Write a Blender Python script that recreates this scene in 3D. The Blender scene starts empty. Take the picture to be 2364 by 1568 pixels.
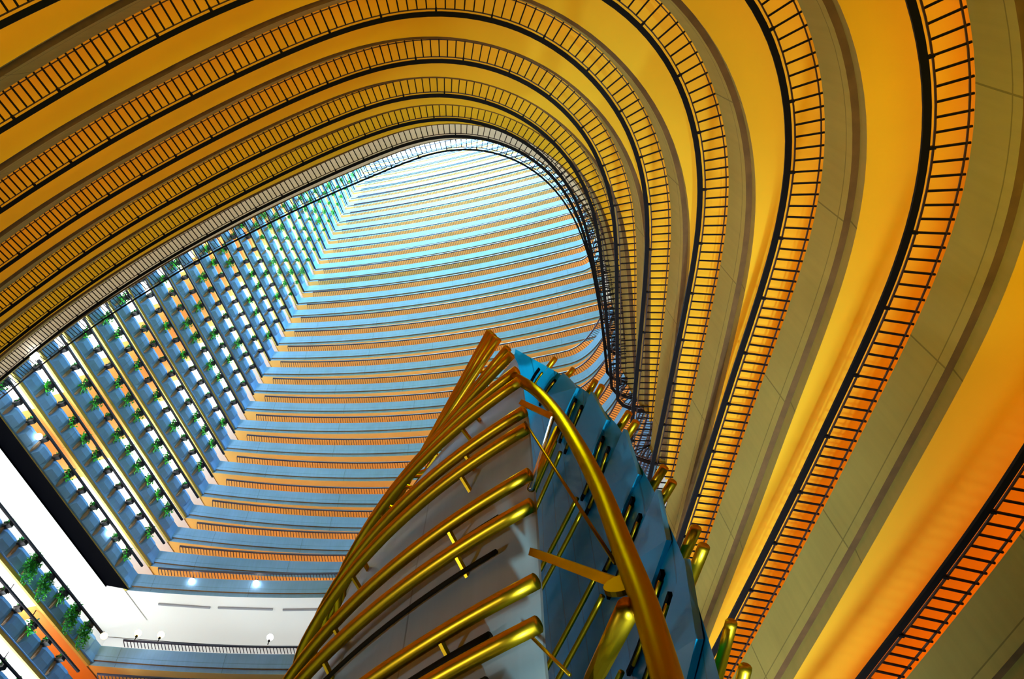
import bpy, math, random
import numpy as np
from mathutils import Vector, Matrix
random.seed(7)
rng = np.random.RandomState(5)
U = 2.8            # metres per storey; all plan data below are in storeys
C = bpy.context.scene.collection
sc = bpy.context.scene

# ------------------------------------------------------------------ helpers
def link(name, verts, faces, mats, fmat=None, uvs=None, parent=None, smooth=False):
    me = bpy.data.meshes.new(name)
    me.from_pydata([tuple(U*c for c in v) for v in verts], [], faces)
    for m in (mats if isinstance(mats, (list, tuple)) else [mats]):
        me.materials.append(m)
    if fmat is not None:
        me.polygons.foreach_set('material_index', fmat)
    if uvs is not None:
        l = me.uv_layers.new(name='UVMap')
        flat = []
        for f in faces:
            for i in f:
                flat += uvs[i]
        l.data.foreach_set('uv', flat)
    if smooth:
        me.polygons.foreach_set('use_smooth', [True]*len(me.polygons))
    me.update()
    o = bpy.data.objects.new(name, me)
    C.objects.link(o)
    if parent is not None:
        o.parent = parent
    return o

def tag(o, label=None, cat=None, group=None, kind=None):
    if label: o['label'] = label
    if cat: o['category'] = cat
    if group: o['group'] = group
    if kind: o['kind'] = kind
    return o

def empty(name, loc=(0, 0, 0)):
    o = bpy.data.objects.new(name, None)
    C.objects.link(o)
    o.location = tuple(U*c for c in loc)
    o.empty_display_size = .2
    return o

def struct(o):
    o['kind'] = 'structure'
    return o

class MB:
    """collects vertices and faces of ONE mesh"""
    def __init__(s):
        s.v, s.f, s.m, s.uv = [], [], [], []
    def grid(s, rows, mat=0, uv=None, close=False):
        n0 = len(s.v); w = len(rows[0])
        for r, row in enumerate(rows):
            for c, p in enumerate(row):
                s.v.append(tuple(p)); s.uv.append(tuple(uv[r][c]) if uv else (0., 0.))
        for r in range(len(rows)-1):
            for c in range(w-1 if not close else w):
                a = n0+r*w+c; b = n0+r*w+(c+1) % w
                s.f.append((a, b, b+w, a+w)); s.m.append(mat)
    def box(s, c, ax, ay, az, mat=0):
        """centre and three half axes"""
        c, ax, ay, az = (np.array(q, float) for q in (c, ax, ay, az))
        n0 = len(s.v)
        for i in (-1, 1):
            for j in (-1, 1):
                for k in (-1, 1):
                    s.v.append(tuple(c+i*ax+j*ay+k*az)); s.uv.append((0., 0.))
        for f in ((0, 1, 3, 2), (4, 6, 7, 5), (0, 4, 5, 1), (2, 3, 7, 6), (0, 2, 6, 4), (1, 5, 7, 3)):
            s.f.append(tuple(n0+i for i in f)); s.m.append(mat)
    def tube(s, pts, r, n=8, mat=0, cap=True, rr=None):
        pts = [np.array(p, float) for p in pts]
        up = np.array((0., 0., 1.)); rows = []
        for i, p in enumerate(pts):
            t = pts[min(i+1, len(pts)-1)]-pts[max(i-1, 0)]
            t = t/np.linalg.norm(t)
            a = np.cross(t, up)
            if np.linalg.norm(a) < 1e-3: a = np.cross(t, (1., 0., 0.))
            a /= np.linalg.norm(a); b = np.cross(t, a)
            q = r if rr is None else rr[i]
            rows.append([p+q*(math.cos(2*math.pi*k/n)*a+math.sin(2*math.pi*k/n)*b) for k in range(n)])
        n0 = len(s.v)
        s.grid(rows, mat, close=True)
        if cap:
            s.f.append(tuple(n0+k for k in range(n))[::-1]); s.m.append(mat)
            e = n0+n*(len(rows)-1)
            s.f.append(tuple(e+k for k in range(n))); s.m.append(mat)
    def make(s, name, mats, parent=None, smooth=False):
        return link(name, s.v, s.f, mats, s.m, s.uv, parent, smooth)

def frame(pts):
    """points (n,2) -> arclength and outward normals (to the right of the walk)"""
    p = np.array(pts, float)
    t = np.zeros_like(p)
    t[1:-1] = p[2:]-p[:-2]; t[0] = p[1]-p[0]; t[-1] = p[-1]-p[-2]
    t /= np.linalg.norm(t, axis=1)[:, None]
    n = np.stack([t[:, 1], -t[:, 0]], 1)
    L = np.r_[0, np.cumsum(np.linalg.norm(np.diff(p, axis=0), axis=1))]
    return p, t, n, L

def sweep(mb, pts, h, prof, mat=0):
    """sweep an open profile of (outward, z) pairs along a plan curve at height h"""
    p, t, n, L = frame(pts)
    rows, uv = [], []
    for o, z in prof:
        q = p+n*o
        rows.append([(x, y, h+z) for x, y in q]); uv.append([(l, z) for l in L])
    mb.grid(rows, mat, uv)

def resample(pts, step):
    p = np.array(pts, float)
    L = np.r_[0, np.cumsum(np.linalg.norm(np.diff(p, axis=0), axis=1))]
    m = max(2, int(L[-1]/step)+1); u = np.linspace(0, L[-1], m)
    return np.stack([np.interp(u, L, p[:, i]) for i in (0, 1)], 1)

def ordinal(n):
    w = 'zeroth first second third fourth fifth sixth seventh eighth ninth tenth eleventh twelfth thirteenth fourteenth fifteenth sixteenth seventeenth eighteenth nineteenth twentieth'.split()
    if n < len(w): return w[n]
    tens = {2: 'twenty', 3: 'thirty', 4: 'forty'}[n//10]
    return tens[:-1]+'ieth' if n % 10 == 0 else tens+'-'+w[n % 10]

# ------------------------------------------------------------------ materials
def mat(name, col, rough=.6, metal=0., noise=0., scale=3., spec=.5, emit=None, estr=0.):
    m = bpy.data.materials.new(name); m.use_nodes = True
    nt = m.node_tree; b = nt.nodes['Principled BSDF']
    b.inputs['Base Color'].default_value = (*col, 1); b.inputs['Roughness'].default_value = rough
    b.inputs['Metallic'].default_value = metal; b.inputs['Specular IOR Level'].default_value = spec
    if noise:
        tc = nt.nodes.new('ShaderNodeTexCoord'); nz = nt.nodes.new('ShaderNodeTexNoise')
        nz.inputs['Scale'].default_value = scale; nz.inputs['Detail'].default_value = 5
        nt.links.new(tc.outputs['Object'], nz.inputs['Vector'])
        mr = nt.nodes.new('ShaderNodeMapRange'); mr.inputs[1].default_value = .3; mr.inputs[2].default_value = .7
        mr.inputs[3].default_value = 1-noise; mr.inputs[4].default_value = 1+noise
        nt.links.new(nz.outputs['Fac'], mr.inputs[0])
        mx = nt.nodes.new('ShaderNodeVectorMath'); mx.operation = 'SCALE'
        mx.inputs[0].default_value = col
        nt.links.new(mr.outputs[0], mx.inputs['Scale']); nt.links.new(mx.outputs[0], b.inputs['Base Color'])
    if emit:
        b.inputs['Emission Color'].default_value = (*emit, 1); b.inputs['Emission Strength'].default_value = estr
    return m

def concrete(name, col, joint=1.25, seam=-.27):
    """board-marked concrete with cast joints, from the (length, height) UV of the sweep"""
    m = bpy.data.materials.new(name); m.use_nodes = True
    nt = m.node_tree; N = nt.nodes; Lk = nt.links; b = N['Principled BSDF']
    b.inputs['Roughness'].default_value = .75; b.inputs['Specular IOR Level'].default_value = .25
    uv = N.new('ShaderNodeUVMap'); sx = N.new('ShaderNodeSeparateXYZ'); Lk.new(uv.outputs[0], sx.inputs[0])
    def math_(op, a, bb=None):
        n = N.new('ShaderNodeMath'); n.operation = op
        for i, q in enumerate((a, bb)):
            if q is None: continue
            if isinstance(q, (int, float)): n.inputs[i].default_value = q
            else: Lk.new(q, n.inputs[i])
        return n.outputs[0]
    f = math_('FRACT', math_('DIVIDE', sx.outputs[0], joint))
    j1 = math_('LESS_THAN', f, .009/joint)
    j2 = math_('LESS_THAN', math_('ABSOLUTE', math_('SUBTRACT', sx.outputs[1], seam)), .004)
    j = math_('MAXIMUM', j1, j2)
    mp = N.new('ShaderNodeMapping'); mp.inputs['Scale'].default_value = (26, 1.2, 1); Lk.new(uv.outputs[0], mp.inputs[0])
    nz = N.new('ShaderNodeTexNoise'); nz.inputs['Scale'].default_value = 1.; nz.inputs['Detail'].default_value = 3; Lk.new(mp.outputs[0], nz.inputs['Vector'])
    n2 = N.new('ShaderNodeTexNoise'); n2.inputs['Scale'].default_value = 3.; n2.inputs['Detail'].default_value = 6; Lk.new(uv.outputs[0], n2.inputs['Vector'])
    s = math_('ADD', math_('MULTIPLY', nz.outputs['Fac'], .22), math_('MULTIPLY', n2.outputs['Fac'], .3))
    s = math_('ADD', s, .74)
    s = math_('MULTIPLY', s, math_('SUBTRACT', 1., math_('MULTIPLY', j, .45)))
    mx = N.new('ShaderNodeVectorMath'); mx.operation = 'SCALE'; mx.inputs[0].default_value = col
    Lk.new(s, mx.inputs['Scale']); Lk.new(mx.outputs[0], b.inputs['Base Color'])
    return m

M = dict(
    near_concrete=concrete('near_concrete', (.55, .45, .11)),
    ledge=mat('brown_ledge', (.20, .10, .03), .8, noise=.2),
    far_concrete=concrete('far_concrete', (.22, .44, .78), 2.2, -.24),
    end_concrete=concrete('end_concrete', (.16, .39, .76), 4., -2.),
    pier=mat('brown_pier', (.24, .18, .12), .8, noise=.15),
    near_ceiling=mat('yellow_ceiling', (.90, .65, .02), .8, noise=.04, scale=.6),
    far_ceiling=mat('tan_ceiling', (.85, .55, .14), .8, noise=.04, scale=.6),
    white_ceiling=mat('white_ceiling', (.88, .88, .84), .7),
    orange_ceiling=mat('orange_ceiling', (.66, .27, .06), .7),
    plain_ceiling=mat('grey_ceiling', (.72, .66, .60), .7),
    wall=mat('corridor_wall', (.75, .52, .28), .8),
    white_wall=mat('white_wall', (.86, .88, .88), .7),
    carpet=mat('corridor_floor', (.35, .22, .12), .9),
    black=mat('black_metal', (.006, .005, .008), .6, spec=.15),
    dark_red=mat('dark_bronze_metal', (.045, .012, .006), .45),
    far_metal=mat('purple_black_metal', (.03, .018, .035), .5),
    gloss_black=mat('gloss_black', (.0006, .0008, .002), .6, spec=.02),
    leaf=mat('leaf', (.03, .50, .02), .5, noise=.5, scale=14.),
    leaf_dark=mat('leaf_dark', (.01, .22, .03), .5, noise=.5, scale=14.),
    box=mat('planter_box', (.012, .016, .02), .6),
    globe=mat('lit_globe', (1, 1, 1), .3, emit=(1, .93, .82), estr=9.),
    warm_globe=mat('lit_warm_globe', (1, .8, .4), .3, emit=(1, .62, .12), estr=14.),
    sky=mat('skylight_glass', (.8, .9, 1), .3, emit=(.55, .82, 1), estr=2.),
    gold=mat('gold_tube', (.60, .36, .012), .36, 1., noise=.06, scale=2.),
    gold_dark=mat('dark_gold', (.22, .13, .006), .4, 1.),
    panel=None, blue=None,
    silver=mat('silver_rod', (.75, .8, .85), .2, .9),
)
for q in ('gold', 'gold_dark'):
    M[q].node_tree.nodes['Principled BSDF'].inputs['Specular Tint'].default_value = (.62, .36, .05, 1)
NEAR = {
0: [(-13.200,1.970), (-12.912,1.860), (-12.623,1.751), (-12.335,1.641), (-12.047,1.531), (-11.759,1.422), (-11.470,1.312), (-11.182,1.202), (-10.894,1.092), (-10.606,0.983), (-10.317,0.873), (-10.029,0.763), (-9.741,0.652), (-9.453,0.543), (-9.164,0.435), (-8.873,0.331), (-8.582,0.230), (-8.289,0.134), (-7.994,0.042), (-7.699,-0.046), (-7.402,-0.131), (-7.105,-0.214), (-6.807,-0.293), (-6.508,-0.368), (-6.208,-0.440), (-5.907,-0.507), (-5.605,-0.571), (-5.303,-0.631), (-4.999,-0.688), (-4.696,-0.742), (-4.391,-0.792), (-4.086,-0.839), (-3.781,-0.882), (-3.475,-0.922), (-3.169,-0.958), (-2.862,-0.993), (-2.556,-1.026), (-2.249,-1.056), (-1.941,-1.079), (-1.633,-1.092), (-1.325,-1.094), (-1.016,-1.085), (-0.709,-1.061), (-0.403,-1.021), (-0.101,-0.959), (0.193,-0.867), (0.476,-0.744), (0.742,-0.589), (0.987,-0.402), (1.205,-0.184), (1.391,0.062), (1.541,0.331), (1.655,0.618), (1.734,0.916), (1.776,1.221), (1.782,1.529), (1.753,1.836), (1.693,2.138), (1.602,2.433), (1.484,2.718), (1.344,2.992), (1.192,3.261), (1.032,3.525), (0.869,3.786), (0.702,4.046), (0.535,4.305), (0.367,4.564), (0.199,4.823), (0.032,5.082), (-0.135,5.341), (-0.303,5.600)],
1: [(-13.200,2.470), (-12.914,2.361), (-12.628,2.253), (-12.342,2.144), (-12.056,2.035), (-11.770,1.926), (-11.484,1.817), (-11.198,1.708), (-10.913,1.600), (-10.627,1.491), (-10.341,1.382), (-10.055,1.273), (-9.769,1.163), (-9.483,1.054), (-9.197,0.947), (-8.909,0.843), (-8.620,0.743), (-8.330,0.647), (-8.038,0.555), (-7.745,0.467), (-7.451,0.382), (-7.156,0.300), (-6.860,0.221), (-6.564,0.145), (-6.266,0.074), (-5.968,0.006), (-5.669,-0.058), (-5.369,-0.118), (-5.069,-0.176), (-4.767,-0.230), (-4.466,-0.280), (-4.163,-0.328), (-3.861,-0.371), (-3.557,-0.412), (-3.254,-0.448), (-2.950,-0.482), (-2.645,-0.514), (-2.341,-0.542), (-2.036,-0.566), (-1.730,-0.581), (-1.424,-0.586), (-1.118,-0.579), (-0.813,-0.559), (-0.509,-0.521), (-0.210,-0.461), (0.083,-0.371), (0.362,-0.247), (0.623,-0.088), (0.860,0.106), (1.066,0.331), (1.235,0.586), (1.360,0.864), (1.437,1.160), (1.466,1.464), (1.446,1.769), (1.382,2.068), (1.282,2.357), (1.159,2.636), (1.023,2.911), (0.883,3.183), (0.742,3.454), (0.600,3.725), (0.455,3.995), (0.310,4.264), (0.162,4.532), (0.014,4.800), (-0.135,5.067), (-0.285,5.333), (-0.435,5.600)],
2: [(-13.200,2.961), (-12.914,2.852), (-12.629,2.744), (-12.343,2.635), (-12.058,2.526), (-11.772,2.418), (-11.487,2.309), (-11.201,2.200), (-10.916,2.092), (-10.630,1.983), (-10.345,1.874), (-10.060,1.765), (-9.774,1.656), (-9.489,1.547), (-9.203,1.440), (-8.915,1.336), (-8.627,1.236), (-8.337,1.140), (-8.045,1.048), (-7.753,0.961), (-7.459,0.876), (-7.165,0.793), (-6.870,0.714), (-6.574,0.639), (-6.277,0.567), (-5.979,0.500), (-5.680,0.435), (-5.381,0.375), (-5.081,0.318), (-4.780,0.263), (-4.479,0.213), (-4.177,0.165), (-3.875,0.121), (-3.572,0.080), (-3.269,0.044), (-2.965,0.012), (-2.661,-0.015), (-2.356,-0.038), (-2.051,-0.057), (-1.746,-0.071), (-1.441,-0.073), (-1.135,-0.058), (-0.832,-0.023), (-0.532,0.036), (-0.239,0.119), (0.045,0.232), (0.312,0.379), (0.554,0.565), (0.761,0.789), (0.920,1.049), (1.019,1.337), (1.057,1.639), (1.042,1.944), (0.982,2.244), (0.890,2.535), (0.776,2.818), (0.652,3.097), (0.524,3.375), (0.398,3.653), (0.273,3.932), (0.149,4.211), (0.023,4.489), (-0.104,4.767), (-0.232,5.044), (-0.360,5.322), (-0.486,5.600)],
3: [(-13.200,3.474), (-12.915,3.365), (-12.629,3.256), (-12.344,3.148), (-12.058,3.039), (-11.773,2.930), (-11.487,2.822), (-11.202,2.713), (-10.916,2.604), (-10.631,2.496), (-10.345,2.387), (-10.060,2.278), (-9.775,2.169), (-9.489,2.060), (-9.203,1.953), (-8.916,1.849), (-8.627,1.749), (-8.337,1.653), (-8.046,1.561), (-7.753,1.473), (-7.460,1.388), (-7.166,1.306), (-6.871,1.227), (-6.575,1.151), (-6.278,1.080), (-5.980,1.012), (-5.681,0.948), (-5.382,0.888), (-5.082,0.831), (-4.781,0.776), (-4.481,0.722), (-4.180,0.667), (-3.880,0.611), (-3.580,0.556), (-3.278,0.505), (-2.977,0.458), (-2.674,0.417), (-2.370,0.384), (-2.066,0.362), (-1.760,0.353), (-1.455,0.361), (-1.151,0.392), (-0.852,0.450), (-0.559,0.538), (-0.279,0.659), (-0.020,0.819), (0.209,1.020), (0.394,1.262), (0.526,1.537), (0.600,1.833), (0.621,2.137), (0.596,2.441), (0.535,2.741), (0.449,3.034), (0.348,3.322), (0.242,3.608), (0.133,3.894), (0.023,4.179), (-0.087,4.464), (-0.198,4.748), (-0.311,5.032), (-0.424,5.316), (-0.536,5.600)],
4: [(-13.200,4.026), (-12.911,3.916), (-12.621,3.806), (-12.332,3.695), (-12.042,3.585), (-11.753,3.475), (-11.463,3.365), (-11.174,3.255), (-10.884,3.144), (-10.595,3.034), (-10.305,2.924), (-10.016,2.813), (-9.726,2.703), (-9.437,2.593), (-9.146,2.485), (-8.855,2.380), (-8.562,2.279), (-8.268,2.183), (-7.972,2.091), (-7.675,2.003), (-7.377,1.917), (-7.079,1.835), (-6.779,1.755), (-6.479,1.680), (-6.177,1.609), (-5.875,1.540), (-5.573,1.472), (-5.271,1.403), (-4.970,1.331), (-4.668,1.262), (-4.365,1.197), (-4.061,1.136), (-3.756,1.081), (-3.451,1.031), (-3.144,0.986), (-2.837,0.943), (-2.530,0.907), (-2.222,0.877), (-1.912,0.857), (-1.603,0.855), (-1.294,0.882), (-0.993,0.951), (-0.706,1.067), (-0.444,1.232), (-0.218,1.442), (-0.033,1.690), (0.106,1.967), (0.194,2.263), (0.228,2.570), (0.216,2.880), (0.167,3.185), (0.094,3.486), (0.011,3.785), (-0.077,4.082), (-0.167,4.378), (-0.257,4.674), (-0.347,4.971), (-0.436,5.268), (-0.522,5.565)],
5: [(-13.200,4.551), (-12.914,4.442), (-12.628,4.333), (-12.342,4.224), (-12.056,4.115), (-11.770,4.007), (-11.484,3.898), (-11.198,3.789), (-10.912,3.680), (-10.626,3.571), (-10.340,3.462), (-10.055,3.353), (-9.769,3.244), (-9.483,3.135), (-9.196,3.028), (-8.908,2.924), (-8.619,2.823), (-8.329,2.727), (-8.037,2.636), (-7.744,2.549), (-7.449,2.465), (-7.154,2.384), (-6.859,2.304), (-6.564,2.222), (-6.269,2.140), (-5.975,2.058), (-5.679,1.978), (-5.383,1.902), (-5.085,1.831), (-4.786,1.766), (-4.486,1.705), (-4.186,1.648), (-3.884,1.594), (-3.583,1.544), (-3.280,1.497), (-2.977,1.455), (-2.673,1.419), (-2.369,1.391), (-2.063,1.376), (-1.757,1.384), (-1.455,1.426), (-1.162,1.512), (-0.887,1.647), (-0.641,1.827), (-0.432,2.050), (-0.269,2.308), (-0.157,2.592), (-0.099,2.892), (-0.088,3.198), (-0.117,3.502), (-0.169,3.804), (-0.232,4.103), (-0.299,4.402), (-0.366,4.700), (-0.433,4.999), (-0.500,5.297), (-0.567,5.596)],
6: [(-13.200,5.040), (-12.914,4.932), (-12.628,4.823), (-12.342,4.714), (-12.056,4.605), (-11.770,4.496), (-11.484,4.387), (-11.198,4.278), (-10.912,4.170), (-10.626,4.061), (-10.340,3.952), (-10.054,3.842), (-9.768,3.733), (-9.482,3.624), (-9.196,3.517), (-8.908,3.413), (-8.619,3.313), (-8.329,3.217), (-8.037,3.125), (-7.744,3.035), (-7.452,2.945), (-7.159,2.855), (-6.867,2.765), (-6.573,2.677), (-6.279,2.594), (-5.983,2.515), (-5.687,2.440), (-5.389,2.370), (-5.090,2.305), (-4.790,2.244), (-4.489,2.186), (-4.188,2.131), (-3.887,2.080), (-3.584,2.034), (-3.281,1.992), (-2.977,1.954), (-2.673,1.922), (-2.368,1.902), (-2.062,1.904), (-1.759,1.941), (-1.464,2.022), (-1.188,2.152), (-0.939,2.330), (-0.726,2.549), (-0.555,2.802), (-0.430,3.080), (-0.354,3.376), (-0.326,3.681), (-0.337,3.987), (-0.373,4.290), (-0.418,4.593), (-0.466,4.895), (-0.514,5.197), (-0.564,5.499), (-0.617,5.801), (-0.671,6.102)],
7: [(-13.200,5.501), (-12.914,5.392), (-12.628,5.283), (-12.342,5.174), (-12.056,5.065), (-11.770,4.957), (-11.484,4.848), (-11.198,4.739), (-10.912,4.630), (-10.626,4.521), (-10.339,4.412), (-10.053,4.303), (-9.767,4.195), (-9.481,4.087), (-9.194,3.980), (-8.906,3.875), (-8.618,3.774), (-8.329,3.673), (-8.039,3.574), (-7.748,3.478), (-7.457,3.386), (-7.164,3.297), (-6.870,3.211), (-6.575,3.129), (-6.279,3.051), (-5.982,2.978), (-5.684,2.908), (-5.385,2.843), (-5.085,2.782), (-4.784,2.726), (-4.483,2.671), (-4.181,2.619), (-3.879,2.570), (-3.577,2.524), (-3.273,2.484), (-2.969,2.450), (-2.664,2.426), (-2.358,2.418), (-2.053,2.438), (-1.754,2.501), (-1.470,2.614), (-1.211,2.775), (-0.984,2.981), (-0.797,3.222), (-0.655,3.492), (-0.560,3.783), (-0.512,4.085), (-0.502,4.391), (-0.516,4.696), (-0.543,5.001), (-0.576,5.305), (-0.614,5.609), (-0.656,5.912), (-0.700,6.215), (-0.746,6.518)],
8: [(-13.200,5.898), (-12.911,5.788), (-12.622,5.678), (-12.333,5.568), (-12.044,5.458), (-11.755,5.348), (-11.466,5.238), (-11.178,5.128), (-10.889,5.018), (-10.600,4.908), (-10.311,4.798), (-10.022,4.688), (-9.733,4.577), (-9.445,4.467), (-9.155,4.358), (-8.865,4.253), (-8.573,4.151), (-8.279,4.054), (-7.984,3.962), (-7.688,3.874), (-7.391,3.789), (-7.093,3.706), (-6.793,3.628), (-6.493,3.554), (-6.192,3.483), (-5.891,3.416), (-5.588,3.352), (-5.285,3.291), (-4.981,3.233), (-4.677,3.179), (-4.372,3.129), (-4.066,3.083), (-3.760,3.040), (-3.453,3.001), (-3.146,2.966), (-2.839,2.937), (-2.530,2.922), (-2.221,2.935), (-1.917,2.991), (-1.627,3.096), (-1.360,3.250), (-1.124,3.449), (-0.928,3.687), (-0.778,3.957), (-0.677,4.249), (-0.622,4.552), (-0.602,4.861), (-0.605,5.170), (-0.621,5.479), (-0.644,5.787), (-0.671,6.095), (-0.703,6.402), (-0.737,6.709)],
9: [(-13.200,6.224), (-12.912,6.114), (-12.624,6.004), (-12.336,5.895), (-12.048,5.785), (-11.759,5.675), (-11.471,5.567), (-11.182,5.459), (-10.893,5.351), (-10.604,5.244), (-10.316,5.136), (-10.026,5.030), (-9.735,4.927), (-9.443,4.828), (-9.151,4.731), (-8.857,4.636), (-8.563,4.545), (-8.267,4.460), (-7.970,4.378), (-7.672,4.298), (-7.374,4.219), (-7.076,4.140), (-6.777,4.064), (-6.476,3.997), (-6.174,3.936), (-5.871,3.878), (-5.569,3.820), (-5.266,3.763), (-4.962,3.710), (-4.658,3.660), (-4.353,3.614), (-4.047,3.572), (-3.741,3.534), (-3.435,3.498), (-3.129,3.464), (-2.822,3.436), (-2.514,3.426), (-2.207,3.451), (-1.908,3.524), (-1.627,3.649), (-1.374,3.824), (-1.156,4.042), (-0.982,4.295), (-0.851,4.573), (-0.762,4.868), (-0.710,5.172), (-0.685,5.479), (-0.678,5.787), (-0.683,6.096), (-0.700,6.403), (-0.728,6.710), (-0.764,7.017), (-0.805,7.322)],
}
NEARLIGHT, FARLIGHT, HALLLIGHT, ENDWHITE, ENDORANGE, SKYPOWER, SHELLFILL, SAILFILL, COOLFILL = 44., 32., 42., 280., 40., 270000., 14000., 1000., 9000.
SPOTS = [((-5.4, -.1, -.45), (-5.6, 2.3, 8.), 1500., 70), ((-3.4, -.4, -.45), (-3.8, 2.1, 8.), 1500., 70), ((-1.5, -.5, -.45), (-1.6, 2.0, 8.), 1500., 70), ((.2, -.5, -.45), (-.1, 1.9, 8.), 1500., 60), ((.7, .4, -.45), (2.4, 2.2, 3.5), 5000., 50)]
# ------------------------------------------------------------------ camera (the eye is the origin; the lobby floor lies below it)
right = Vector((0.95783908, 0.28673997, 0.01801327))
down = Vector((-0.23746186, 0.82540345, -0.51217283))
fwd = Vector((-0.16172864, 0.48630169, 0.85869349))
cam = bpy.data.cameras.new('camera'); camo = bpy.data.objects.new('camera', cam); C.objects.link(camo)
mw = Matrix.Identity(4)
for i, v in enumerate((right, -down, -fwd)):
    for j in range(3): mw[j][i] = v[j]
camo.matrix_world = mw
cam.sensor_width = 36; cam.lens = 36*1951.67/2364; cam.clip_start = .05; cam.clip_end = 800
sc.camera = camo
FLOOR = -.57

def area(pos, axis, L, w, power, col, up=True):
    """long fluorescent trough: a rectangle at pos, long side along axis, shining up (or down)"""
    d = bpy.data.lights.new('trough_light', 'AREA'); d.shape = 'RECTANGLE'
    d.size = L*U; d.size_y = w*U; d.energy = power; d.color = col; d.cycles.use_multiple_importance_sampling = False
    o = bpy.data.objects.new('trough_light', d); C.objects.link(o)
    a = Vector((axis[0], axis[1], 0)).normalized()
    z = Vector((0, 0, -1 if up else 1))         # area lights shine along local -Z
    b = z.cross(a)
    m = Matrix.Identity(4)
    for i, v in enumerate((a, b, z)):
        for j in range(3): m[j][i] = v[j]
    m.translation = Vector(pos)*U
    o.matrix_world = m
    return o

def troughs(pts, h, o, z, step, w, power_per_unit, col):
    p, t, n, L = frame(resample(pts, step))
    for i in range(len(p)-1):
        q = (p[i]+p[i+1])/2; ax = p[i+1]-p[i]; l = np.linalg.norm(ax)
        nn = np.array((ax[1], -ax[0]))/l
        c = q+nn*o
        area((c[0], c[1], h+z), ax, l*.96, w, power_per_unit*l, col)

L_RAIL = .20      # the railing is a horizontal grille this wide
NB = [0]
def trim_name():
    NB[0] += 1
    return 'trim_%d' % NB[0]

def parapet(pts, h, m, name=None):
    mb = MB()
    sweep(mb, pts, h, [(.32, -.38), (.32, -.02), (.205, -.02), (.261, -.336)])
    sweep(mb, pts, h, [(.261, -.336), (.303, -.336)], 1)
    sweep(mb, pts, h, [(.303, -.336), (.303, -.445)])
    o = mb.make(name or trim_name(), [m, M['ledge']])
    return struct(o)

def deck(pts, h, ceil_m, wall_m, idx, wide=1.95, wallo=1.6):
    mb = MB(); sweep(mb, pts, h, [(.303, -.445), (wide, -.445)])
    struct(mb.make('ceiling_%d' % idx, ceil_m))
    mb = MB(); sweep(mb, pts, h, [(.32, -.38), (wide, -.38)])
    struct(mb.make('floor_%d' % idx, M['carpet']))
    mb = MB(); sweep(mb, pts, h, [(wallo, -.38), (wallo, .555)])
    struct(mb.make('wall_corridor_%d' % idx, wall_m))

# ------------------------------------------------------------------ balconies that curve over the viewer
TURN = [(.04, .10), (.16, .20), (.45, .36), (.85, .48), (1.35, .50)]   # every balcony turns back round the end of the arm
def baluster_mesh(half):
    mb = MB(); mb.box((0, .124, 0), (half, 0, 0), (0, .086, 0), (0, 0, half))
    o = mb.make('baluster', M['black']); me = o.data
    bpy.data.objects.remove(o)
    return me
BAL = baluster_mesh(.0050)

def smooth_curve(pts, m=3):
    p = [np.array(q, float) for q in pts]; p = [2*p[0]-p[1]]+p+[2*p[-1]-p[-2]]
    out = []
    for i in range(1, len(p)-2):
        a, b, c, d = p[i-1:i+3]
        for t in np.linspace(0, 1, m, endpoint=False):
            out.append(tuple(.5*((2*b)+(-a+c)*t+(2*a-5*b+4*c-d)*t*t+(-a+3*b-3*c+d)*t**3)))
    out.append(tuple(p[-2])); return out

def seen(x, y, z, margin=30):
    v = Vector((x, y, z)); d = v.dot(fwd)
    if d <= 0: return False
    px = 1182+1951.67*v.dot(right)/d; py = 784+1951.67*v.dot(down)/d
    return -margin < px < 2364+margin and -margin < py < 1568+margin

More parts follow.
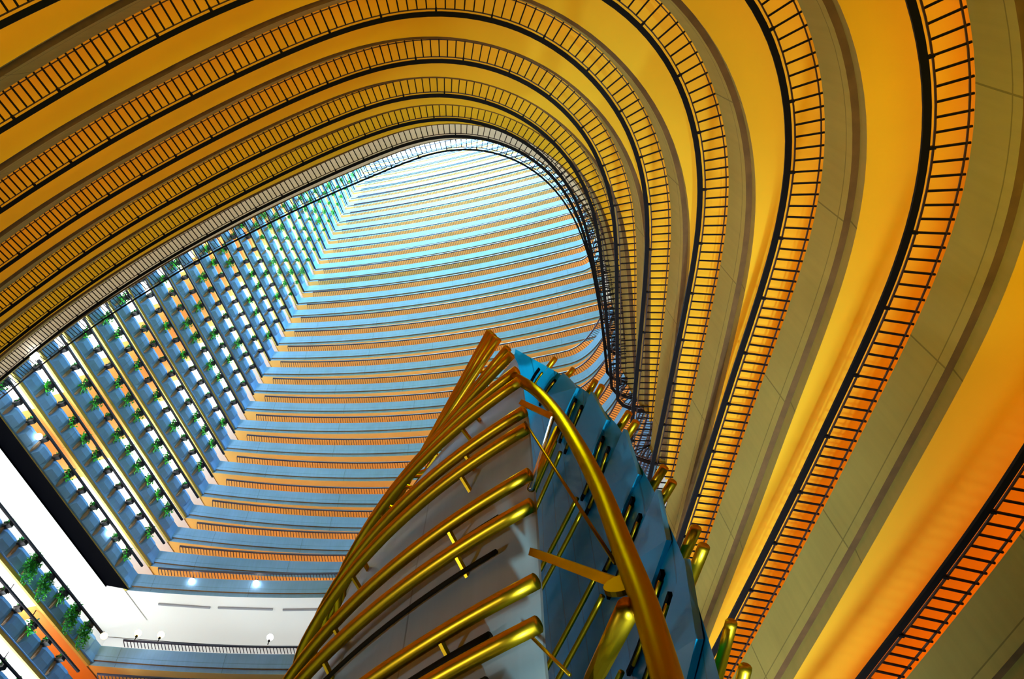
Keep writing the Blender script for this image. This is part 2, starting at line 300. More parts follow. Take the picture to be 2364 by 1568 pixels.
for k in range(10):
    h = k+2.95
    base = smooth_curve(NEAR[k]); tip = base[-1]
    if k <= 3:                # these arms run on behind the sail
        d = np.array(base[-1])-np.array(base[-5]); d /= np.linalg.norm(d)
        base += [tuple(np.array(tip)+d*q) for q in (.5, 1., 1.5, 2., 2.6)]
        pts = base
    else:
        pts = base+[(tip[0]+a, tip[1]+b) for a, b in TURN]
    parapet(pts, h, M['near_concrete'])
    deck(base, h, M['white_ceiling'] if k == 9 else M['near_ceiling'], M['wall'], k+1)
    # railing: one thing per balcony
    r = empty('balcony_railing', (base[0][0], base[0][1], h))
    lab = ['black grille railing on the lowest balcony, nearest the bottom right corner',
           'black grille railing on the second balcony up, widest ladder at the right edge',
           'black grille railing on the third balcony up of the golden sweep',
           'black grille railing on the fourth balcony up, arching just past the top edge',
           'black grille railing on the fifth balcony up, peaking just inside the top edge',
           'black grille railing on the sixth balcony up, fourth golden arch above the opening',
           'black grille railing on the seventh balcony up, third golden arch above the opening',
           'black grille railing on the eighth balcony up, next to the innermost arch',
           'black grille railing on the ninth balcony up, edging the bright opening',
           'thin dark grille railing crossing the bright opening above the innermost arch'][k]
    tag(r, lab, 'railing', 'railings of the golden balconies')
    lo = (-base[0][0], -base[0][1], -h)
    def rel(mb, name, m, smooth=False):
        o = mb.make(name, m, None, smooth)
        o.parent = r; o.location = tuple(U*c for c in lo)
        return o
    pts = [q for q in pts if q[0] > -12.45]
    p, t, n, L = frame(pts)
    mb = MB()                                        # thick flat top rail
    w = .019 if k < 9 else .012
    rows = [[(q[0], q[1], h+z) for q in p+n*o] for o, z in ((-w, -.008), (w, -.008), (w, .010), (-w, .010), (-w, -.008))]
    mb.grid(rows); rel(mb, 'top_rail', M['black'])
    mb = MB()
    rows = [[(q[0], q[1], h+z) for q in p+n*o] for o, z in ((.034, -.005), (.043, -.005), (.043, .005), (.034, .005), (.034, -.005))]
    mb.grid(rows); rel(mb, 'inner_bar', M['dark_red'])
    mb = MB()
    rows = [[(q[0], q[1], h+z) for q in p+n*o] for o, z in ((L_RAIL-.014, -.005), (L_RAIL-.006, -.005), (L_RAIL-.006, .005), (L_RAIL-.014, .005), (L_RAIL-.014, -.005))]
    mb.grid(rows); rel(mb, 'outer_bar', M['dark_red'])
    # balusters and the short brackets between rail and inner bar
    fine = resample(pts, .0715)
    fp, ft, fn, fL = frame(fine)
    br = MB(); cand = []
    for i in range(1, len(fp)-1):
        if i % 6 == 3:
            c = fp[i]+fn[i]*.029
            br.box((c[0], c[1], h), tuple(ft[i]*.007)+(0,), tuple(fn[i]*.018)+(0,), (0, 0, .012))
        cand.append((seen(fp[i][0], fp[i][1], h), -math.hypot(fp[i][0], fp[i][1]), i))
    rel(br, 'rail_bracket', M['black'])['kind'] = 'stuff'
    cand.sort(reverse=True)
    pick = [i for s, d, i in cand if s][:100]
    rest = MB()
    ps = set(pick)
    for s, d, i in cand:
        if i in ps:
            o = bpy.data.objects.new('baluster', BAL); C.objects.link(o)
            o.parent = r
            a = math.atan2(-fn[i][0], fn[i][1])       # local +Y points outward
            o.rotation_euler = (0, 0, a)
            o.location = (U*(fp[i][0]+lo[0]), U*(fp[i][1]+lo[1]), 0)
        else:
            c = fp[i]+fn[i]*.124
            rest.box((c[0], c[1], h), tuple(ft[i]*.005)+(0,), tuple(fn[i]*.086)+(0,), (0, 0, .005))
    if rest.v:
        rel(rest, 'baluster', M['black'])['kind'] = 'stuff'
    # warm troughs on the corridor floor light the ceiling above
    pw, tc = NEARLIGHT, (1., .31, .006)
    if k <= 2: pw, tc = NEARLIGHT*(.95, 1.05, 1.05)[k], (1., (.20, .25, .30)[k], .004)
    if k == 6: pw, tc = NEARLIGHT, (1., .45, .04)
    if k == 7: pw, tc = NEARLIGHT*.9, (1., .66, .28)
    if k == 8: pw, tc = NEARLIGHT*1.05, (1., .80, .50)
    if k == 9: pw, tc = 108., (.88, .95, 1.)
    vis = [q for q in base if q[0] > -12.6]
    troughs(vis, h, 1.2, -.33, 1.6, .22, pw, tc)

mb = MB(); sweep(mb, [q for q in NEAR[9]], 13.92, [(.12, -.36), (.12, -.45), (1.95, -.45)])
struct(mb.make('ceiling_near', M['white_ceiling']))

# ------------------------------------------------------------------ striped far wall
HN = lambda n: 17.92+n
def corner_y(n):
    return float(np.interp(n, [-9, -7, -6, -4, -3, -2, -1, 0], [11.0, 11.2, 11.42, 11.38, 11.66, 11.83, 11.98, 12.12]))
def bulge(n):
    return float(np.interp(n, [-9, -6, -4, -3, -2, -1, 0, 1, 2, 3, 4, 5, 6, 8, 10, 19, 28], [2.15, 2.15, 2.1, 2.35, 2.45, 2.5, 2.38, 2.25, 2.11, 1.95, 1.87, 1.75, 1.6, 1.36, 1.17, .68, .4]))
def far_pts(n):
    c, a = corner_y(n), bulge(n); out = []
    x = -12.60
    while x < 1.6:
        y = c+a*(1-((min(x, -2.5)+2.5)/10.1)**2)
        if n <= 5 and x > -2.8: y -= .9*((x+2.8)/1.35)**2
        if n >= 10 and x > -1.9: y -= .25*((x+1.9)/.45)**2
        if y < 9.0 or (n >= 10 and x > -.9): break
        out.append((x, y))
        x += .35 if x < -3.2 else .14
    return out[::-1]             # walked from the arm to the corner, so that the hall lies to the left
TOPN = 27
floors = [n for n in range(-7, TOPN+1) if n != -5]
for n in floors:
    h = HN(n); pts = far_pts(n)
    g = np.array(pts[-1])-np.array(pts[-2]); g /= np.linalg.norm(g)
    along = lambda q: tuple(np.array(pts[-1])+g*q)
    parapet(pts+[along(.2)], h, M['far_concrete'])
    pts_deck = pts+[along(.9), along(2.3)]
    if n == -6: hall_pts = pts_deck
    hall = n == -4
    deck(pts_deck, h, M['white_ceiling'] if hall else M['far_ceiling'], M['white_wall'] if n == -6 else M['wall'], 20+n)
    if n == -6:
        continue_h = h
    r = empty('balcony_railing', (pts[-1][0], pts[-1][1], h))
    lo = (-pts[-1][0], -pts[-1][1], -h)
    if n >= -4:
        lab = 'dark railing with fine balusters on the %s striped balcony above the white hall' % ordinal(n+5)
    elif n == -6:
        lab = 'pale railing along the front of the bright white hall'
    else:
        lab = 'dark railing on the balcony one floor below the bright white hall'
    tag(r, lab, 'railing', 'railings of the striped wall')
    rp = [q for q in pts if q[0] > -12.3]
    p, t, nn, L = frame(rp)
    mb = MB(); w = .019
    rows = [[(q[0]+lo[0], q[1]+lo[1], z) for q in p+nn*o] for o, z in ((-w, -.012), (w, -.012), (w, .018), (-w, .018), (-w, -.012))]
    mb.grid(rows); mb.make('top_rail', M['far_metal'], r)
    mb = MB()
    fp, ft, fn, fL = frame(resample(rp, .0715))
    for i in range(len(fp)):
        c = fp[i]+fn[i]*.115
        mb.box((c[0]+lo[0], c[1]+lo[1], 0), tuple(ft[i]*.0065)+(0,), tuple(fn[i]*.095)+(0,), (0, 0, .0065))
    mb.make('baluster', M['far_metal'], r)['kind'] = 'stuff'
    if n >= -4:
        troughs(pts, h, 1.1, -.33, 3.0, .22, FARLIGHT, (1., .36, .01))
# the white two-storey hall: bright ceiling with slots, lit white
h = HN(-4)
hp = far_pts(-4)
troughs(far_pts(-6), HN(-6), 1.0, -.3, 2.6, .3, HALLLIGHT, (.86, .97, 1.))
mb = MB(); sweep(mb, hall_pts, HN(-6), [(1.94, -.5), (1.94, 1.56)])
struct(mb.make('wall_hall', M['white_wall']))
for i, (a, b) in enumerate((((-12.40, 12.17), (-11.30, 12.60)), ((-11.12, 12.65), (-9.92, 13.04)), ((-9.70, 13.12), (-8.5, 13.43)))):
    mb = MB(); a = np.array(a); b = np.array(b); d = (b-a)/2; nrm = np.array((-d[1], d[0]))/np.linalg.norm(d)
    c = (a+b)/2
    mb.box((c[0], c[1], h-.465), tuple(d)+(0,), tuple(nrm*.022)+(0,), (0, 0, .018))
    o = mb.make('ceiling_vent', mat('vent_%d' % i, (.30, .31, .34), .6))
    tag(o, ['long grey slot vent in the white hall ceiling, closest to the corner', 'middle grey slot vent in the white hall ceiling', 'grey slot vent in the white hall ceiling, nearest the gold tubes'][i], 'vent', 'slot vents of the white hall')

# ------------------------------------------------------------------ flat end wall with planters
XE = -12.57
BAY = .485
def near_y(h):
    k = h-2.95
    if k >= 9: return 6.0
    ks = [float(np.interp(-12.57, [q[0] for q in NEAR[j]][:20], [q[1] for q in NEAR[j]][:20])) for j in (max(0, int(math.floor(k))), min(9, int(math.floor(k))+1))]
    f = k-math.floor(k)
    return ks[0]*(1-f)+ks[1]*f
K8 = NEAR[8]
u8 = sorted((q[0]/10.95, q[1]/10.95) for q in K8 if q[0] < -1.2 )
def open_to_view(x, y, z):
    ux, uy = x/z, y/z
    return uy > float(np.interp(ux, [q[0] for q in u8], [q[1] for q in u8]))-.01 and seen(x, y, z, 10)

def leaf_cluster(mb, c, rad, nleaf, mats, hang=0.):
    """a bush of small folded leaves"""
    for i in range(nleaf):
        d = rng.normal(size=3); d /= np.linalg.norm(d)
        q = np.array(c)+d*np.array(rad)*rng.uniform(.35, 1.)
        if hang and rng.rand() < .5: q[2] -= rng.uniform(0, hang)
        q[0] = min(q[0], -.072-.03*rng.rand())
        a = rng.normal(size=3); a /= np.linalg.norm(a)
        b = np.cross(a, rng.normal(size=3)); b /= np.linalg.norm(b)
        s = rng.uniform(.018, .036)
        nrm = np.cross(a, b)
        n0 = len(mb.v)
        for v in (q-a*s*1.5, q+b*s*.6+nrm*s*.2, q+a*s*1.5, q-b*s*.6+nrm*s*.2):
            mb.v.append(tuple(v)); mb.uv.append((0., 0.))
        m = mats[rng.randint(len(mats))]
        mb.f += [(n0, n0+1, n0+2), (n0, n0+2, n0+3)]; mb.m += [m, m]

def planter_meshes():
    out = []
    for v in range(8):
        b = MB(); b.box((-.116, 0, -.03), (.086, 0, 0), (0, .046, 0), (0, 0, .045))
        b.box((-.116, 0, .017), (.090, 0, 0), (0, .054, 0), (0, 0, .008))
        bo = b.make('box', M['box'])
        p = MB(); size = (.8, .95, 1.15, 1.4, .9, 1.25, .75, 1.6)[v]
        leaf_cluster(p, (-.09, 0, .05), (.15*size, .10*size, .07*size), int(110*size), (0, 0, 1), hang=.16*size if v in (3, 5, 7) else .06)
        po = p.make('foliage', [M['leaf'], M['leaf_dark']])
        out.append((bo.data, po.data))
        bpy.data.objects.remove(bo); bpy.data.objects.remove(po)
    return out
PL = planter_meshes()
vine = MB(); leaf_cluster(vine, (-.10, 0, -.22), (.07, .20, .26), 260, (0, 1, 1), hang=.25)
vo = vine.make('foliage', [M['leaf'], M['leaf_dark']]); VINE = vo.data; bpy.data.objects.remove(vo)

planters = []
for n in [-9, -8, -7, -6]+list(range(-4, TOPN+1)):
    h = HN(n); yc = corner_y(n); y0 = max(near_y(h)-.3, 1.0)
    pts = [(XE, y) for y in np.arange(yc+.2, y0, -.25)]
    # parapet: one faceted concrete panel per bay, brown pier between bays
    mb = MB(); nb = int((yc-y0)/BAY)+1
    for b in range(-1, nb):
        ya, yb = yc-b*BAY, yc-(b+1)*BAY
        if b == -1: ya, yb = yc+.25, yc
        ys = [ya, ya-.05, ya-.12, yb+.12, yb+.05, yb]
        bul = [0, .0, .045, .045, .0, 0] if b >= 0 else [0]*6
        prof = [(-.02, .6, 0.), (-.09, 1., .012), (-.24, 1., .04), (-.38, 0., .056)]
        rows = [[(XE-.205-sl+q*f, y, h+z) for y, q in zip(ys, bul)] for z, f, sl in prof]
        mb.grid(rows, 0, [[(y, z) for y in ys] for z, f, sl in prof])
        if b >= 0:      # pier: ribs that swell towards the foot
            zs = [-.03, -.11, -.21, -.31, -.38]; sl = [0, .015, .03, .045, .056]; ws = [.020, .025, .032, .028, .020]; ds = [.02, .045, .065, .05, .015]
            for sgn in (-1, 1):
                mb.grid([[(XE-.205-q, yb+sgn*w, h+z), (XE-.205-q+d, yb+sgn*w*.7, h+z)] for z, w, d, q in zip(zs, ws, ds, sl)], 1)
            mb.grid([[(XE-.205-q+d, yb-w*.7, h+z), (XE-.205-q+d, yb+w*.7, h+z)] for z, w, d, q in zip(zs, ws, ds, sl)], 1)
    sweep(mb, pts, h, [(.34, -.38), (.34, -.02), (.205, -.02)])
    sweep(mb, pts, h, [(.261, -.38), (.303, -.38)])
    sweep(mb, pts, h, [(.303, -.38), (.303, -.47), (.36, -.47)], 2)
    struct(mb.make(trim_name(), [M['end_concrete'], M['pier'], M['near_concrete']]))
    # ceiling by sections (painted white, orange in the middle bays), floor and back wall
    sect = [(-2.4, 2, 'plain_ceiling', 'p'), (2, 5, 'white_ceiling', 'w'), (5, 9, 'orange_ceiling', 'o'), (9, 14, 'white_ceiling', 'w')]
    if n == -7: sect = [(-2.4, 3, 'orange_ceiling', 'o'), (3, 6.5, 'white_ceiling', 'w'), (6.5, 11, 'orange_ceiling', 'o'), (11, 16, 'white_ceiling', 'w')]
    if n == -6: sect = [(-2.4, 16, 'white_ceiling', 'w')]
    if n <= -8: sect = [(-2.4, 16, 'white_ceiling', 'w')]
    mb = MB(); mi = []
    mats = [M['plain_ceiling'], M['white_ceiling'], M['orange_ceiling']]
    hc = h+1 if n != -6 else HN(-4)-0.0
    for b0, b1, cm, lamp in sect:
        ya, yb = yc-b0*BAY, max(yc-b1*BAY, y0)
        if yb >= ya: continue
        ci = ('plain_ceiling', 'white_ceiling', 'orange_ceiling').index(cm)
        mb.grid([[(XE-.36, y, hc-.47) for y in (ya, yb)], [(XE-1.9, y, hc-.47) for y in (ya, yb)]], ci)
        if lamp and n >= -8:
            col, pw = ((.93, .98, 1.), ENDWHITE if lamp == 'w' else ENDWHITE*.12) if lamp != 'o' else ((1., .34, .02), ENDORANGE)
            area((XE-.75, (ya+yb)/2, h-.30), (0, 1), (ya-yb)*.95, .3, pw*(ya-yb)*(.4 if n == -6 else 1), col)
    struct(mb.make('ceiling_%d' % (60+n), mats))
    mb = MB(); sweep(mb, pts, h, [(.34, -.38), (1.9, -.38)])
    struct(mb.make('floor_%d' % (60+n), M['carpet']))
    mb = MB(); sweep(mb, [(XE, yc+2.4)]+pts, h, [(1.6, -.38), (1.6, .53 if n != -6 else 1.53)])
    struct(mb.make('wall_end_%d' % (60+n), M['white_wall'] if n == -6 else M['wall']))
    # hand rail, one straight black bar per floor, sticking out past the corner
    mb = MB()
    ye = yc-.02
    mb.box((0, 0, 0), (.022, 0, 0), (0, (ye-y0)/2, 0), (0, 0, .022))
    o = mb.make('hand_rail', M['black']); o.location = (U*XE, U*(ye+y0)/2, U*h)
    if n >= -4: lab = 'straight black hand rail on the %s end wall balcony above the black band' % ordinal(n+5)
    else: lab = 'straight black hand rail on the %s end wall balcony below the black band' % ordinal(-5-n)
    tag(o, lab, 'hand rail', 'hand rails of the flat end wall')
    for b in range(1, nb):
        y = yc-b*BAY
        if open_to_view(XE-.1, y, h):
            planters.append((h*h, n, b, y))

planters.sort()
far_rest = MB()
for q, (hh, n, b, y) in enumerate(planters):
    h = HN(n); v = rng.randint(8)
    loc = (U*XE, U*y, U*h)
    bm, pm = PL[v]
    if n >= -4: where = 'on the %s balcony above the black band' % ordinal(n+5)
    else: where = 'on the %s balcony below the black band' % ordinal(-5-n)
    if q < 300:
        if n <= 9:
            t = bpy.data.objects.new('planter', None); C.objects.link(t); t.location = loc
            bo = bpy.data.objects.new('box', bm); C.objects.link(bo); bo.parent = t
            po = bpy.data.objects.new('foliage', pm); C.objects.link(po); po.parent = t
        else:
            t = bpy.data.objects.new('planter', pm); C.objects.link(t); t.location = loc
        if n == -6 and b in (1, 2, 4, 5, 8, 9):
            vi = bpy.data.objects.new('foliage', VINE); C.objects.link(vi); vi.parent = t
        tag(t, 'leafy planter, %s from the striped wall corner, %s' % (ordinal(b), where), 'planter', 'planters along the flat end wall')
    else:
        me = pm
        n0 = len(far_rest.v)
        for vtx in me.vertices: far_rest.v.append((vtx.co.x/U+XE, vtx.co.y/U+y, vtx.co.z/U+h)); far_rest.uv.append((0., 0.))
        for pol in me.polygons:
            far_rest.f.append(tuple(n0+i for i in pol.vertices)); far_rest.m.append(pol.material_index)
if far_rest.v:
    o = far_rest.make('planter_greenery', [M['leaf'], M['leaf_dark']])
    tag(o, 'tiny green planters on the uppermost end wall balconies by the bright opening', 'plants', kind='stuff')

# the black band under the first end wall balcony and the bright wall of the hall below it
h = HN(-4)
mb = MB()
zb = h-.478
mb.grid([[(XE-.24, 11.55, zb), (XE-.24, near_y(h)-.3, zb)], [(XE-.66, 11.30, zb), (XE-.66, near_y(h)-.3, zb)]])
mb.grid([[(XE-.66, 11.30, zb), (XE-.66, near_y(h)-.3, zb)], [(XE-.66, 11.30, zb-.05), (XE-.66, near_y(h)-.3, zb-.05)]])
struct(mb.make(trim_name(), M['gloss_black']))

# ------------------------------------------------------------------ shell: roof, skylight, walls out of the way, lobby floor
def slab(name, x0, x1, y0, y1, z, m):
    return struct(link(name, [(x0, y0, z), (x1, y0, z), (x1, y1, z), (x0, y1, z)], [(0, 1, 2, 3)], m))
ZT = 46.2
slab('floor', -16, 12, -9, 17, FLOOR, mat('lobby_floor', (.45, .36, .22), .5, noise=.2, scale=.5))
slab('ceiling_roof', -16, 12, -9, 17, ZT+.3, M['white_ceiling'])
slab('window_1', -12.4, 3, 4.6, 12.6, ZT, M['sky'])
# upper wall on the viewer's side, above the last balcony that shows
mb = MB()
p9 = [q for q in NEAR[9] if q[0] > -13.3]
sweep(mb, [(x, y) for x, y in p9], 12.0, [(.9, 1.42), (.9, 34.)])
struct(mb.make('wall_near', M['near_concrete']))
sky = bpy.data.lights.new('skylight', 'AREA'); sky.shape = 'RECTANGLE'; sky.size = 14*U; sky.size_y = 7.5*U
sky.energy = SKYPOWER; sky.color = (.32, .64, 1.)
so = bpy.data.objects.new('skylight', sky); C.objects.link(so); so.location = (-5*U, 8.6*U, (ZT-.1)*U)

# warm fill spots added near the lobby floor, aimed at the golden balconies
def spot(a, b, power, col, angle, blend=.6, size=3.2):
    d = bpy.data.lights.new('fill_spot', 'SPOT'); d.energy = power; d.color = col; d.spot_size = math.radians(angle); d.spot_blend = blend; d.shadow_soft_size = size
    o = bpy.data.objects.new('fill_spot', d); C.objects.link(o)
    o.location = Vector(a)*U
    o.rotation_euler = (Vector(b)-Vector(a)).to_track_quat('-Z', 'Y').to_euler()
for a, b, pw, ang in SPOTS:
    spot(a, b, pw, (1., .80, .02), ang, 1.)
# cool fill spot added behind the sail to brighten the arm ends
spot((-2.2, 6.2, FLOOR+.1), (.2, 4.6, 4.6), COOLFILL, (.80, .90, 1.), 58, 1., 1.)

# ------------------------------------------------------------------ globe lamps
globes = [((-12.69, 7.36, 13.82), (-.14, 0, 0), 'round lit globe lamp on the first end wall parapet, nearer the viewer', 0),
          ((-12.69, 10.186, 13.84), (-.14, 0, 0), 'round lit globe lamp on the first end wall parapet, nearer the striped wall', 0),
          ((-11.57, 11.985, 13.78), (0, 0, .115), 'round lit globe lamp under the first striped balcony, closer to the corner', 0),
          ((-10.16, 12.45, 13.78), (0, 0, .115), 'round lit globe lamp under the first striped balcony, closer to the gold tubes', 0),
          ((-9.63, 4.64, 11.42), (0, 0, .09), 'small lit globe lamp under the innermost golden balcony by the end wall', 0),
          ((-13.0, 9.86, 11.14), (0, 0, .31), 'lit globe lamp on the second balcony below the black band', 0),
          ((-13.0, 9.10, 11.13), (0, 0, .32), 'lit globe lamp beside orange ceiling on the second balcony below the black band', 0),
          ((-13.0, 9.84, 10.20), (0, 0, .25), 'lit globe lamp at the very lowest balcony by the edge of the frame', 0),
          ((-12.05, 11.66, 12.14), (0, 0, -.18), 'warm glowing globe lamp over the white hall railing by the corner', 1),
          ((-11.6, 11.84, 12.14), (0, 0, -.18), 'warm glowing globe lamp over the white hall railing, second from the corner', 1),
          ((-9.379, 12.55, 12.15), (0, 0, -.19), 'pale globe lamp in the white hall by the gold tubes', 0),
          ((-12.45, 11.22, 11.80), (-.06, 0, .12), 'warm glowing globe lamp at the end of the planter balcony', 1)]
for c, sd, lab, warm in globes:
    t = empty('globe_lamp', c)
    mb = MB(); rr = .072
    rows = []
    for i in range(9):
        th = math.pi*i/8
        rows.append([(rr*math.sin(th)*math.cos(2*math.pi*j/14), rr*math.sin(th)*math.sin(2*math.pi*j/14), rr*math.cos(th)) for j in range(14)])
    mb.grid(rows, close=True); mb.make('globe', M['warm_globe'] if warm else M['globe'], t, True)
    sd = np.array(sd); u = sd/np.linalg.norm(sd)
    mb = MB(); mb.tube([u*(rr-.01), u*(rr+.03), u*(rr+.031), sd], .010, 8, rr=[.026, .026, .010, .010])
    mb.make('stem', M['black'], t)
    tag(t, lab, 'lamp', 'globe lamps')
# ------------------------------------------------------------------ the sail: grey shell with gold tubes, blue shell behind, arched mast
T = 4.0
M['tube_shadow'] = mat('tube_shadow_dark', (.014, .009, .002), .7, spec=.1)
M['panel'] = concrete('grey_sail_panel', (.27, .38, .42), .62, -9.)
M['panel'].node_tree.nodes['Principled BSDF'].inputs['Roughness'].default_value = .32
M['panel'].node_tree.nodes['Principled BSDF'].inputs['Specular IOR Level'].default_value = .6
M['blue'] = concrete('blue_sail_glass', (.003, .31, .58), .17, -9.)
M['blue'].node_tree.nodes['Principled BSDF'].inputs['Roughness'].default_value = .35
sail = empty('sail_sculpture', (T*-.18, T*.59, FLOOR))
tag(sail, 'tall sail sculpture with gold tubes, grey panels, blue inner shell and arched mast', 'sculpture')
SO = (-T*-.18, -T*.59, -FLOOR)
def sp(name, mb, m, smooth=False, parent=None, label=None):
    mb.v = [tuple((v[i]+SO[i]) for i in range(3)) for v in mb.v]
    o = mb.make(name, m, parent or sail, smooth)
    if label: o['label'] = label
    return o
# free edge of the grey shell: height, and where it lies seen from the eye (x/z, y/z)
EDGE = np.array([(4.43, -.2164, .5519), (4.0, -.1997, .5894), (3.52, -.2012, .6263), (2.9, -.2124, .6975), (2.34, -.2393, .813), (2.13, -.256, .8823), (1.76, -.2958, 1.0413), (1.57, -.3247, 1.1534), (1.40, -.35, 1.2648)])[::-1]
slope = lambda z: float(np.interp(z, [1., 2.9, 3.45, 3.9, 4.25, 4.42], [.37, .38, .44, .68, .95, 1.10]))
SILD = np.array((-.668, .743))
def sail_ring(z, n=26, wrap=True):
    """plan curve of the grey shell at height z, from its free edge round to the back"""
    zz = max(z, 1.40)
    p0 = np.array((np.interp(zz, EDGE[:, 0], EDGE[:, 1]), np.interp(zz, EDGE[:, 0], EDGE[:, 2]))); m = slope(zz)
    t = (p0[1]-(.544+1.113*(-.242-p0[0])))/(1.113-m)
    t = max(t, .012)
    p1 = p0+np.array((-t, m*t)); l = max(np.linalg.norm(p1-p0), .05)
    p2 = p1+SILD*l
    u = np.linspace(0, 1, n)[:, None]
    c = (1-u)**2*p0+2*u*(1-u)*p1+u*u*p2
    if wrap:
        p3 = p2+SILD*l*.45; p4 = p3+np.array((-.12, .99))*l*.6
        u = np.linspace(0, 1, n//2)[1:, None]
        c = np.vstack([c, (1-u)**2*p2+2*u*(1-u)*p3+u*u*p4])
    return c*zz
def ring_off(z, off):
    c = sail_ring(z)
    p, t, n, L = frame(c)
    s = np.where((n[:, 1] > 0)[:, None], -1., 1.)          # towards the viewer
    return p+n*s*off, L
zs = [FLOOR, .1, .7]+list(np.linspace(1.2, 4.05, 26))
rows, uv = [], []
for z in zs:
    q, L = ring_off(z, -.055)
    rows.append([(a, b, z) for a, b in q]); uv.append([(l, z) for l in L])
mb = MB(); mb.grid(rows, 0, uv); sp('grey_shell', mb, M['panel'], True)
# gold tubes in pairs
tz = [4.40, 4.33, 4.24, 4.03, 3.88, 3.53, 3.36, 2.905, 2.75, 2.335, 2.15, 1.76, 1.585, 1.2, 1.02, .62, .44]
for i, z in enumerate(tz):
    q, L = ring_off(max(z, 1.42), .02)
    pts = [np.array((a, b, z)) for a, b in q]
    d = pts[0]-pts[1]; d /= np.linalg.norm(d); pts = [pts[0]+d*.03]+pts[1:]
    mb = MB(); mb.tube(pts, .0255, 14); tb = sp('gold_tube', mb, M['gold'], True)
    # dark bar built in place of the tube's shadow on the panel, and the brackets
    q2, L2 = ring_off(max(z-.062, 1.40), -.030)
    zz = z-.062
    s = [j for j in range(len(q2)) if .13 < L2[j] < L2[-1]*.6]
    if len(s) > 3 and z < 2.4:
        mb = MB(); mb.tube([(q2[j][0], q2[j][1], zz) for j in s], .016 if z < 2 else .009, 8); sp('tube_shadow_bar', mb, M['tube_shadow'], True)
    for fr in (.34, 1.1, 1.9):
        j = int(np.argmin(abs(L-fr)))
        if L[j] > .2 and abs(L[j]-fr) < .3:
            a = np.array((q[j][0], q[j][1], z)); qb, _ = ring_off(max(z-.05, 1.40), -.06)
            b = np.array((qb[j][0], qb[j][1], z-.06))
            br = MB(); br.tube([a, b], .012, 6); sp('bracket', br, M['gold'], False, tb)

# blue shell (glass panels), seen from its hollow side
def cr(pts, n):
    """Catmull-Rom through the points"""
    p = [np.array(q, float) for q in pts]; p = [2*p[0]-p[1]]+p+[2*p[-1]-p[-2]]
    out = []
    for i in range(1, len(p)-2):
        for t in np.linspace(0, 1, n, endpoint=False):
            a, b, c, d = p[i-1:i+3]
            out.append(.5*((2*b)+(-a+c)*t+(2*a-5*b+4*c-d)*t*t+(-a+3*b-3*c+d)*t**3))
    out.append(p[-2]); return np.array(out)
BL = [(4.12, [(-.87, 2.62), (-.83, 2.52), (-.80, 2.45), (-.775, 2.40)]),
      (3.97, [(-.90, 2.95), (-.78, 2.76), (-.66, 2.61), (-.56, 2.53)]),
      (3.40, [(-.87, 3.06), (-.60, 2.66), (-.45, 2.41), (-.374, 2.31)]),
      (2.82, [(-.87, 3.06), (-.46, 2.50), (-.31, 2.22), (-.228, 2.12)]),
      (2.24, [(-.82, 3.02), (-.377, 2.38), (-.21, 2.08), (-.128, 1.97)]),
      (1.67, [(-.77, 2.95), (-.32, 2.25), (-.14, 1.86), (-.067, 1.72)]),
      (1.10, [(-.72, 2.90), (-.28, 2.10), (-.10, 1.62), (-.036, 1.43)]),
      (.30, [(-.70, 2.85), (-.26, 2.05), (-.08, 1.50), (-.02, 1.30)]),
      (FLOOR, [(-.70, 2.85), (-.26, 2.05), (-.08, 1.50), (-.02, 1.30)])]
bz = np.array([b[0] for b in BL]); bp = np.array([b[1] for b in BL])
def blue_ring(z, n=8):
    q = np.array([[np.interp(z, bz[::-1], bp[::-1, j, i]) for i in (0, 1)] for j in range(4)])
    return cr(q, n)
rows, uv = [], []
for z in list(np.linspace(FLOOR, .8, 5))+list(np.linspace(.9, 4.12, 44)):
    q = blue_ring(z); rows.append([(a, b, z) for a, b in q])
    L = np.r_[0, np.cumsum(np.linalg.norm(np.diff(q, axis=0), axis=1))]
    uv.append([(l, z) for l in L])
mb = MB(); mb.grid(rows, 0, uv); sp('blue_shell', mb, M['blue'], True, label='blue glass inner shell')
def blue_pt(z, s, off=0.):
    """point on the blue shell; off > 0 towards the viewer's (hollow) side"""
    q = blue_ring(z); L = np.r_[0, np.cumsum(np.linalg.norm(np.diff(q, axis=0), axis=1))]
    u = s*L[-1]
    a = np.array([np.interp(u, L, q[:, i]) for i in (0, 1)])
    j = int(np.clip(np.searchsorted(L, u), 1, len(L)-1)); t = q[j]-q[j-1]; t /= max(np.linalg.norm(t), 1e-6)
    if s > 1: a = q[-1]+t*(s-1)*L[-1]
    n = np.array((t[1], -t[0]))
    if n @ (-a) < 0: n = -n
    a = a+n*off
    return np.array((a[0], a[1], z))
pairs = [4.02, 3.90, 3.46, 3.34, 2.88, 2.76, 2.31, 2.17, 1.74, 1.60, 1.16, 1.02, .6, .46]
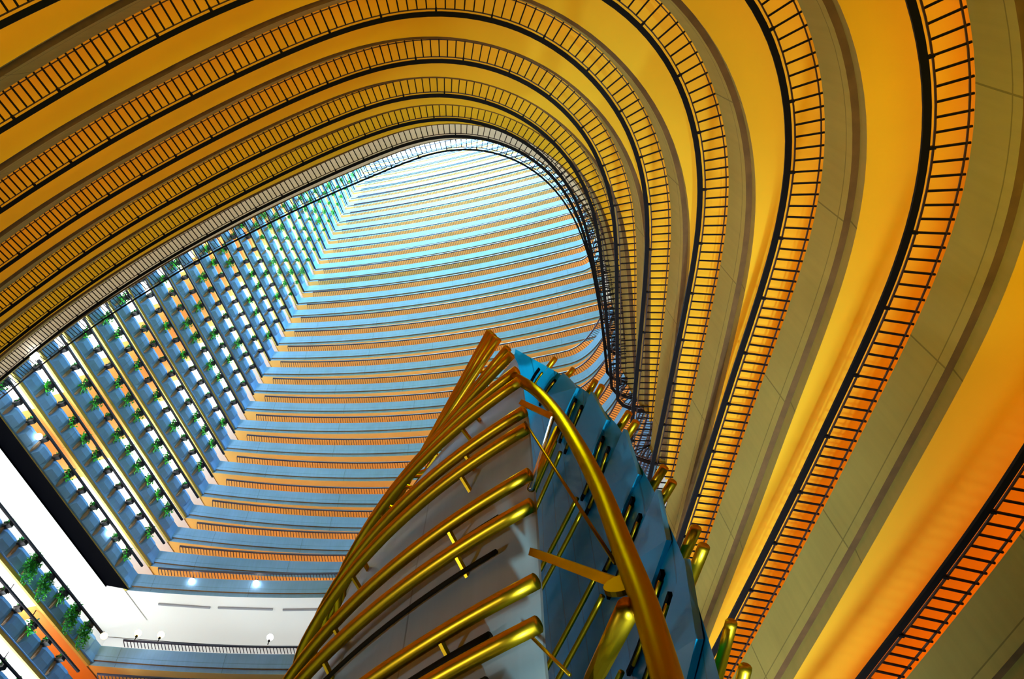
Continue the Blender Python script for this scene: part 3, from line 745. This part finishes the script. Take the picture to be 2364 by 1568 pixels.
for z in pairs:
    if z < 3.9:
        mb = MB(); mb.tube([blue_pt(z, s, .03) for s in np.linspace(.02, .60, 12)], .011, 8)
        sp('inner_rail', mb, M['gold'], True)
    mb = MB()                                     # slot in the panels with the tube behind it
    for s0, s1 in zip(np.linspace(.60, .92, 9)[:-1], np.linspace(.60, .92, 9)[1:]):
        a, b = blue_pt(z, s0, .008), blue_pt(z, s1, .008)
        mb.box((a+b)/2, (b-a)/2*1.02, (0, 0, .010), np.cross(b-a, (0, 0, 1.))/np.linalg.norm(b-a)*.006)
    slot = sp('slot', mb, M['gloss_black'])
    mb = MB(); mb.tube([blue_pt(z-.018, s, .012) for s in np.linspace(.64, .90, 6)], .006, 6); sp('slot_edge', mb, M['gold'], True, slot)
    e = 1.0+.07/np.linalg.norm(np.diff(blue_ring(z), axis=0), axis=1).sum()
    mb = MB(); mb.tube([blue_pt(z, s, -.03) for s in (.86, .93, 1.0, e)], .0165 if z > 1.3 else .0125, 12)
    sp('gold_tube', mb, M['gold'], True)
# stepped glass panels along the free edge
for a, b in zip(pairs[:-1], pairs[1:]):
    za, zb = a-.05, b+.05
    if za-zb < .2: continue
    q = [blue_pt(za, .74, .02), blue_pt(za, 1.03, .02), blue_pt(zb, .99, .02), blue_pt(zb, .74, .02)]
    q2 = [blue_pt(za, .74, .004), blue_pt(za, 1.03, .004), blue_pt(zb, .99, .004), blue_pt(zb, .74, .004)]
    mb = MB()
    for v in q+q2: mb.v.append(tuple(v)); mb.uv.append((.08, 0.))
    for f in ((0, 1, 2, 3), (7, 6, 5, 4), (0, 4, 5, 1), (1, 5, 6, 2), (2, 6, 7, 3), (3, 7, 4, 0)):
        mb.f.append(f); mb.m.append(0)
    sp('edge_panel', mb, M['blue'])

# arched mast and its struts
M['mast'] = mat('bronze_mast', (.34, .21, .02), .36, 1., noise=.05, scale=2.)
M['mast'].node_tree.nodes['Principled BSDF'].inputs['Specular Tint'].default_value = (.6, .42, .15, 1)
au = [(-.2030, .6265, 3.5), (-.1788, .6598, 3.3), (-.16, .7088, 2.8), (-.1454, .7791, 2.2), (-.1342, .87, 1.78), (-.1285, .9948, 1.40), (-.1222, 1.1317, 1.13), (-.1241, 1.3264, .90), (-.13, 1.62, .71), (-.145, 2.3, .49)]
ap = cr([(u*z, v*z, z) for u, v, z in au], 6)
ap = np.vstack([ap, [(ap[-1][0]-.01, ap[-1][1]+.01, 0.), (ap[-1][0]-.02, ap[-1][1]+.02, FLOOR)]])
mb = MB(); mb.tube(ap, .027, 18); sp('arched_mast', mb, M['mast'], True)
P3 = lambda ux, uy, z: np.array((ux*z, uy*z, z))
def strut(name, a, b, r, m, box=False):
    mb = MB()
    if box:
        d = b-a; s = np.cross(d, (0, 0, 1.)); s /= np.linalg.norm(s); w = np.cross(d, s); w /= np.linalg.norm(w)
        mb.box((a+b)/2, d/2, s*r, w*r)
    else: mb.tube([a, b], r, 10)
    return sp(name, mb, m, not box)
strut('strut', P3(-.205, .672, 3.12), P3(-.167, .7108, 2.78), .012, M['gold'], True)
strut('strut', P3(-.271, .9599, 1.93), P3(-.1359, 1.0828, 1.24), .012, M['gold'], True)
strut('strut', P3(-.1515, 1.1291, 1.14), P3(-.2518, 1.2915, 1.36), .024, M['gold'])
strut('strut', P3(-.1673, .7311, 2.64), P3(-.2378, .8317, 2.30), .014, M['gold'])
strut('stay_rod', P3(-.170, .7108, 2.75), P3(-.2378, .8317, 2.28), .009, M['silver'])
strut('stay_rod', P3(-.2105, .7065, 2.86), P3(-.1485, 1.0193, 1.36), .005, M['gold_dark'])
strut('stay_rod', P3(-.330, 1.15, 1.62), P3(-.29, 1.27, 1.40), .005, M['gold'])
mb = MB(); c = P3(-.147, 1.072, 1.26); a = (P3(-.1515, 1.1291, 1.14)-P3(-.1485, 1.0193, 1.36)); a /= np.linalg.norm(a)
b = np.cross(a, (0, 1., 0)); b /= np.linalg.norm(b); nrm = np.cross(a, b)
mb.tube([c-nrm*.006, c+nrm*.006], .042, 20); sp('gusset_plate', mb, M['gold_dark'])
# added fill spots brightening the sail: in its hollow, before and beside it
spot((-.62, 2.28, FLOOR+.1), (-.36, 2.36, 2.6), SHELLFILL*.16, (.62, .92, 1.), 34, 1., .1)
spot((.22, .82, FLOOR+.1), (-.36, 2.38, 2.8), SHELLFILL*.42, (.66, .95, 1.), 46, 1., .15)
spot((-3.6, .5, FLOOR+.1), (-1.3, 2.4, 2.2), SAILFILL, (.93, .97, 1.), 66, 1., .4)

# ------------------------------------------------------------------ world and view
w = bpy.data.worlds.new('world'); sc.world = w; w.use_nodes = True
w.node_tree.nodes['Background'].inputs[0].default_value = (.30, .42, .6, 1); w.node_tree.nodes['Background'].inputs[1].default_value = .02
sc.cycles.max_bounces = 4; sc.cycles.diffuse_bounces = 3; sc.cycles.glossy_bounces = 2; sc.cycles.transmission_bounces = 0
sc.cycles.caustics_reflective = False; sc.cycles.caustics_refractive = False; sc.cycles.adaptive_threshold = .05; sc.cycles.adaptive_min_samples = 16
sc.view_settings.view_transform = 'Standard'; sc.view_settings.look = 'None'
sc.view_settings.exposure = 0; sc.view_settings.gamma = 1; sc.view_settings.use_curve_mapping = False
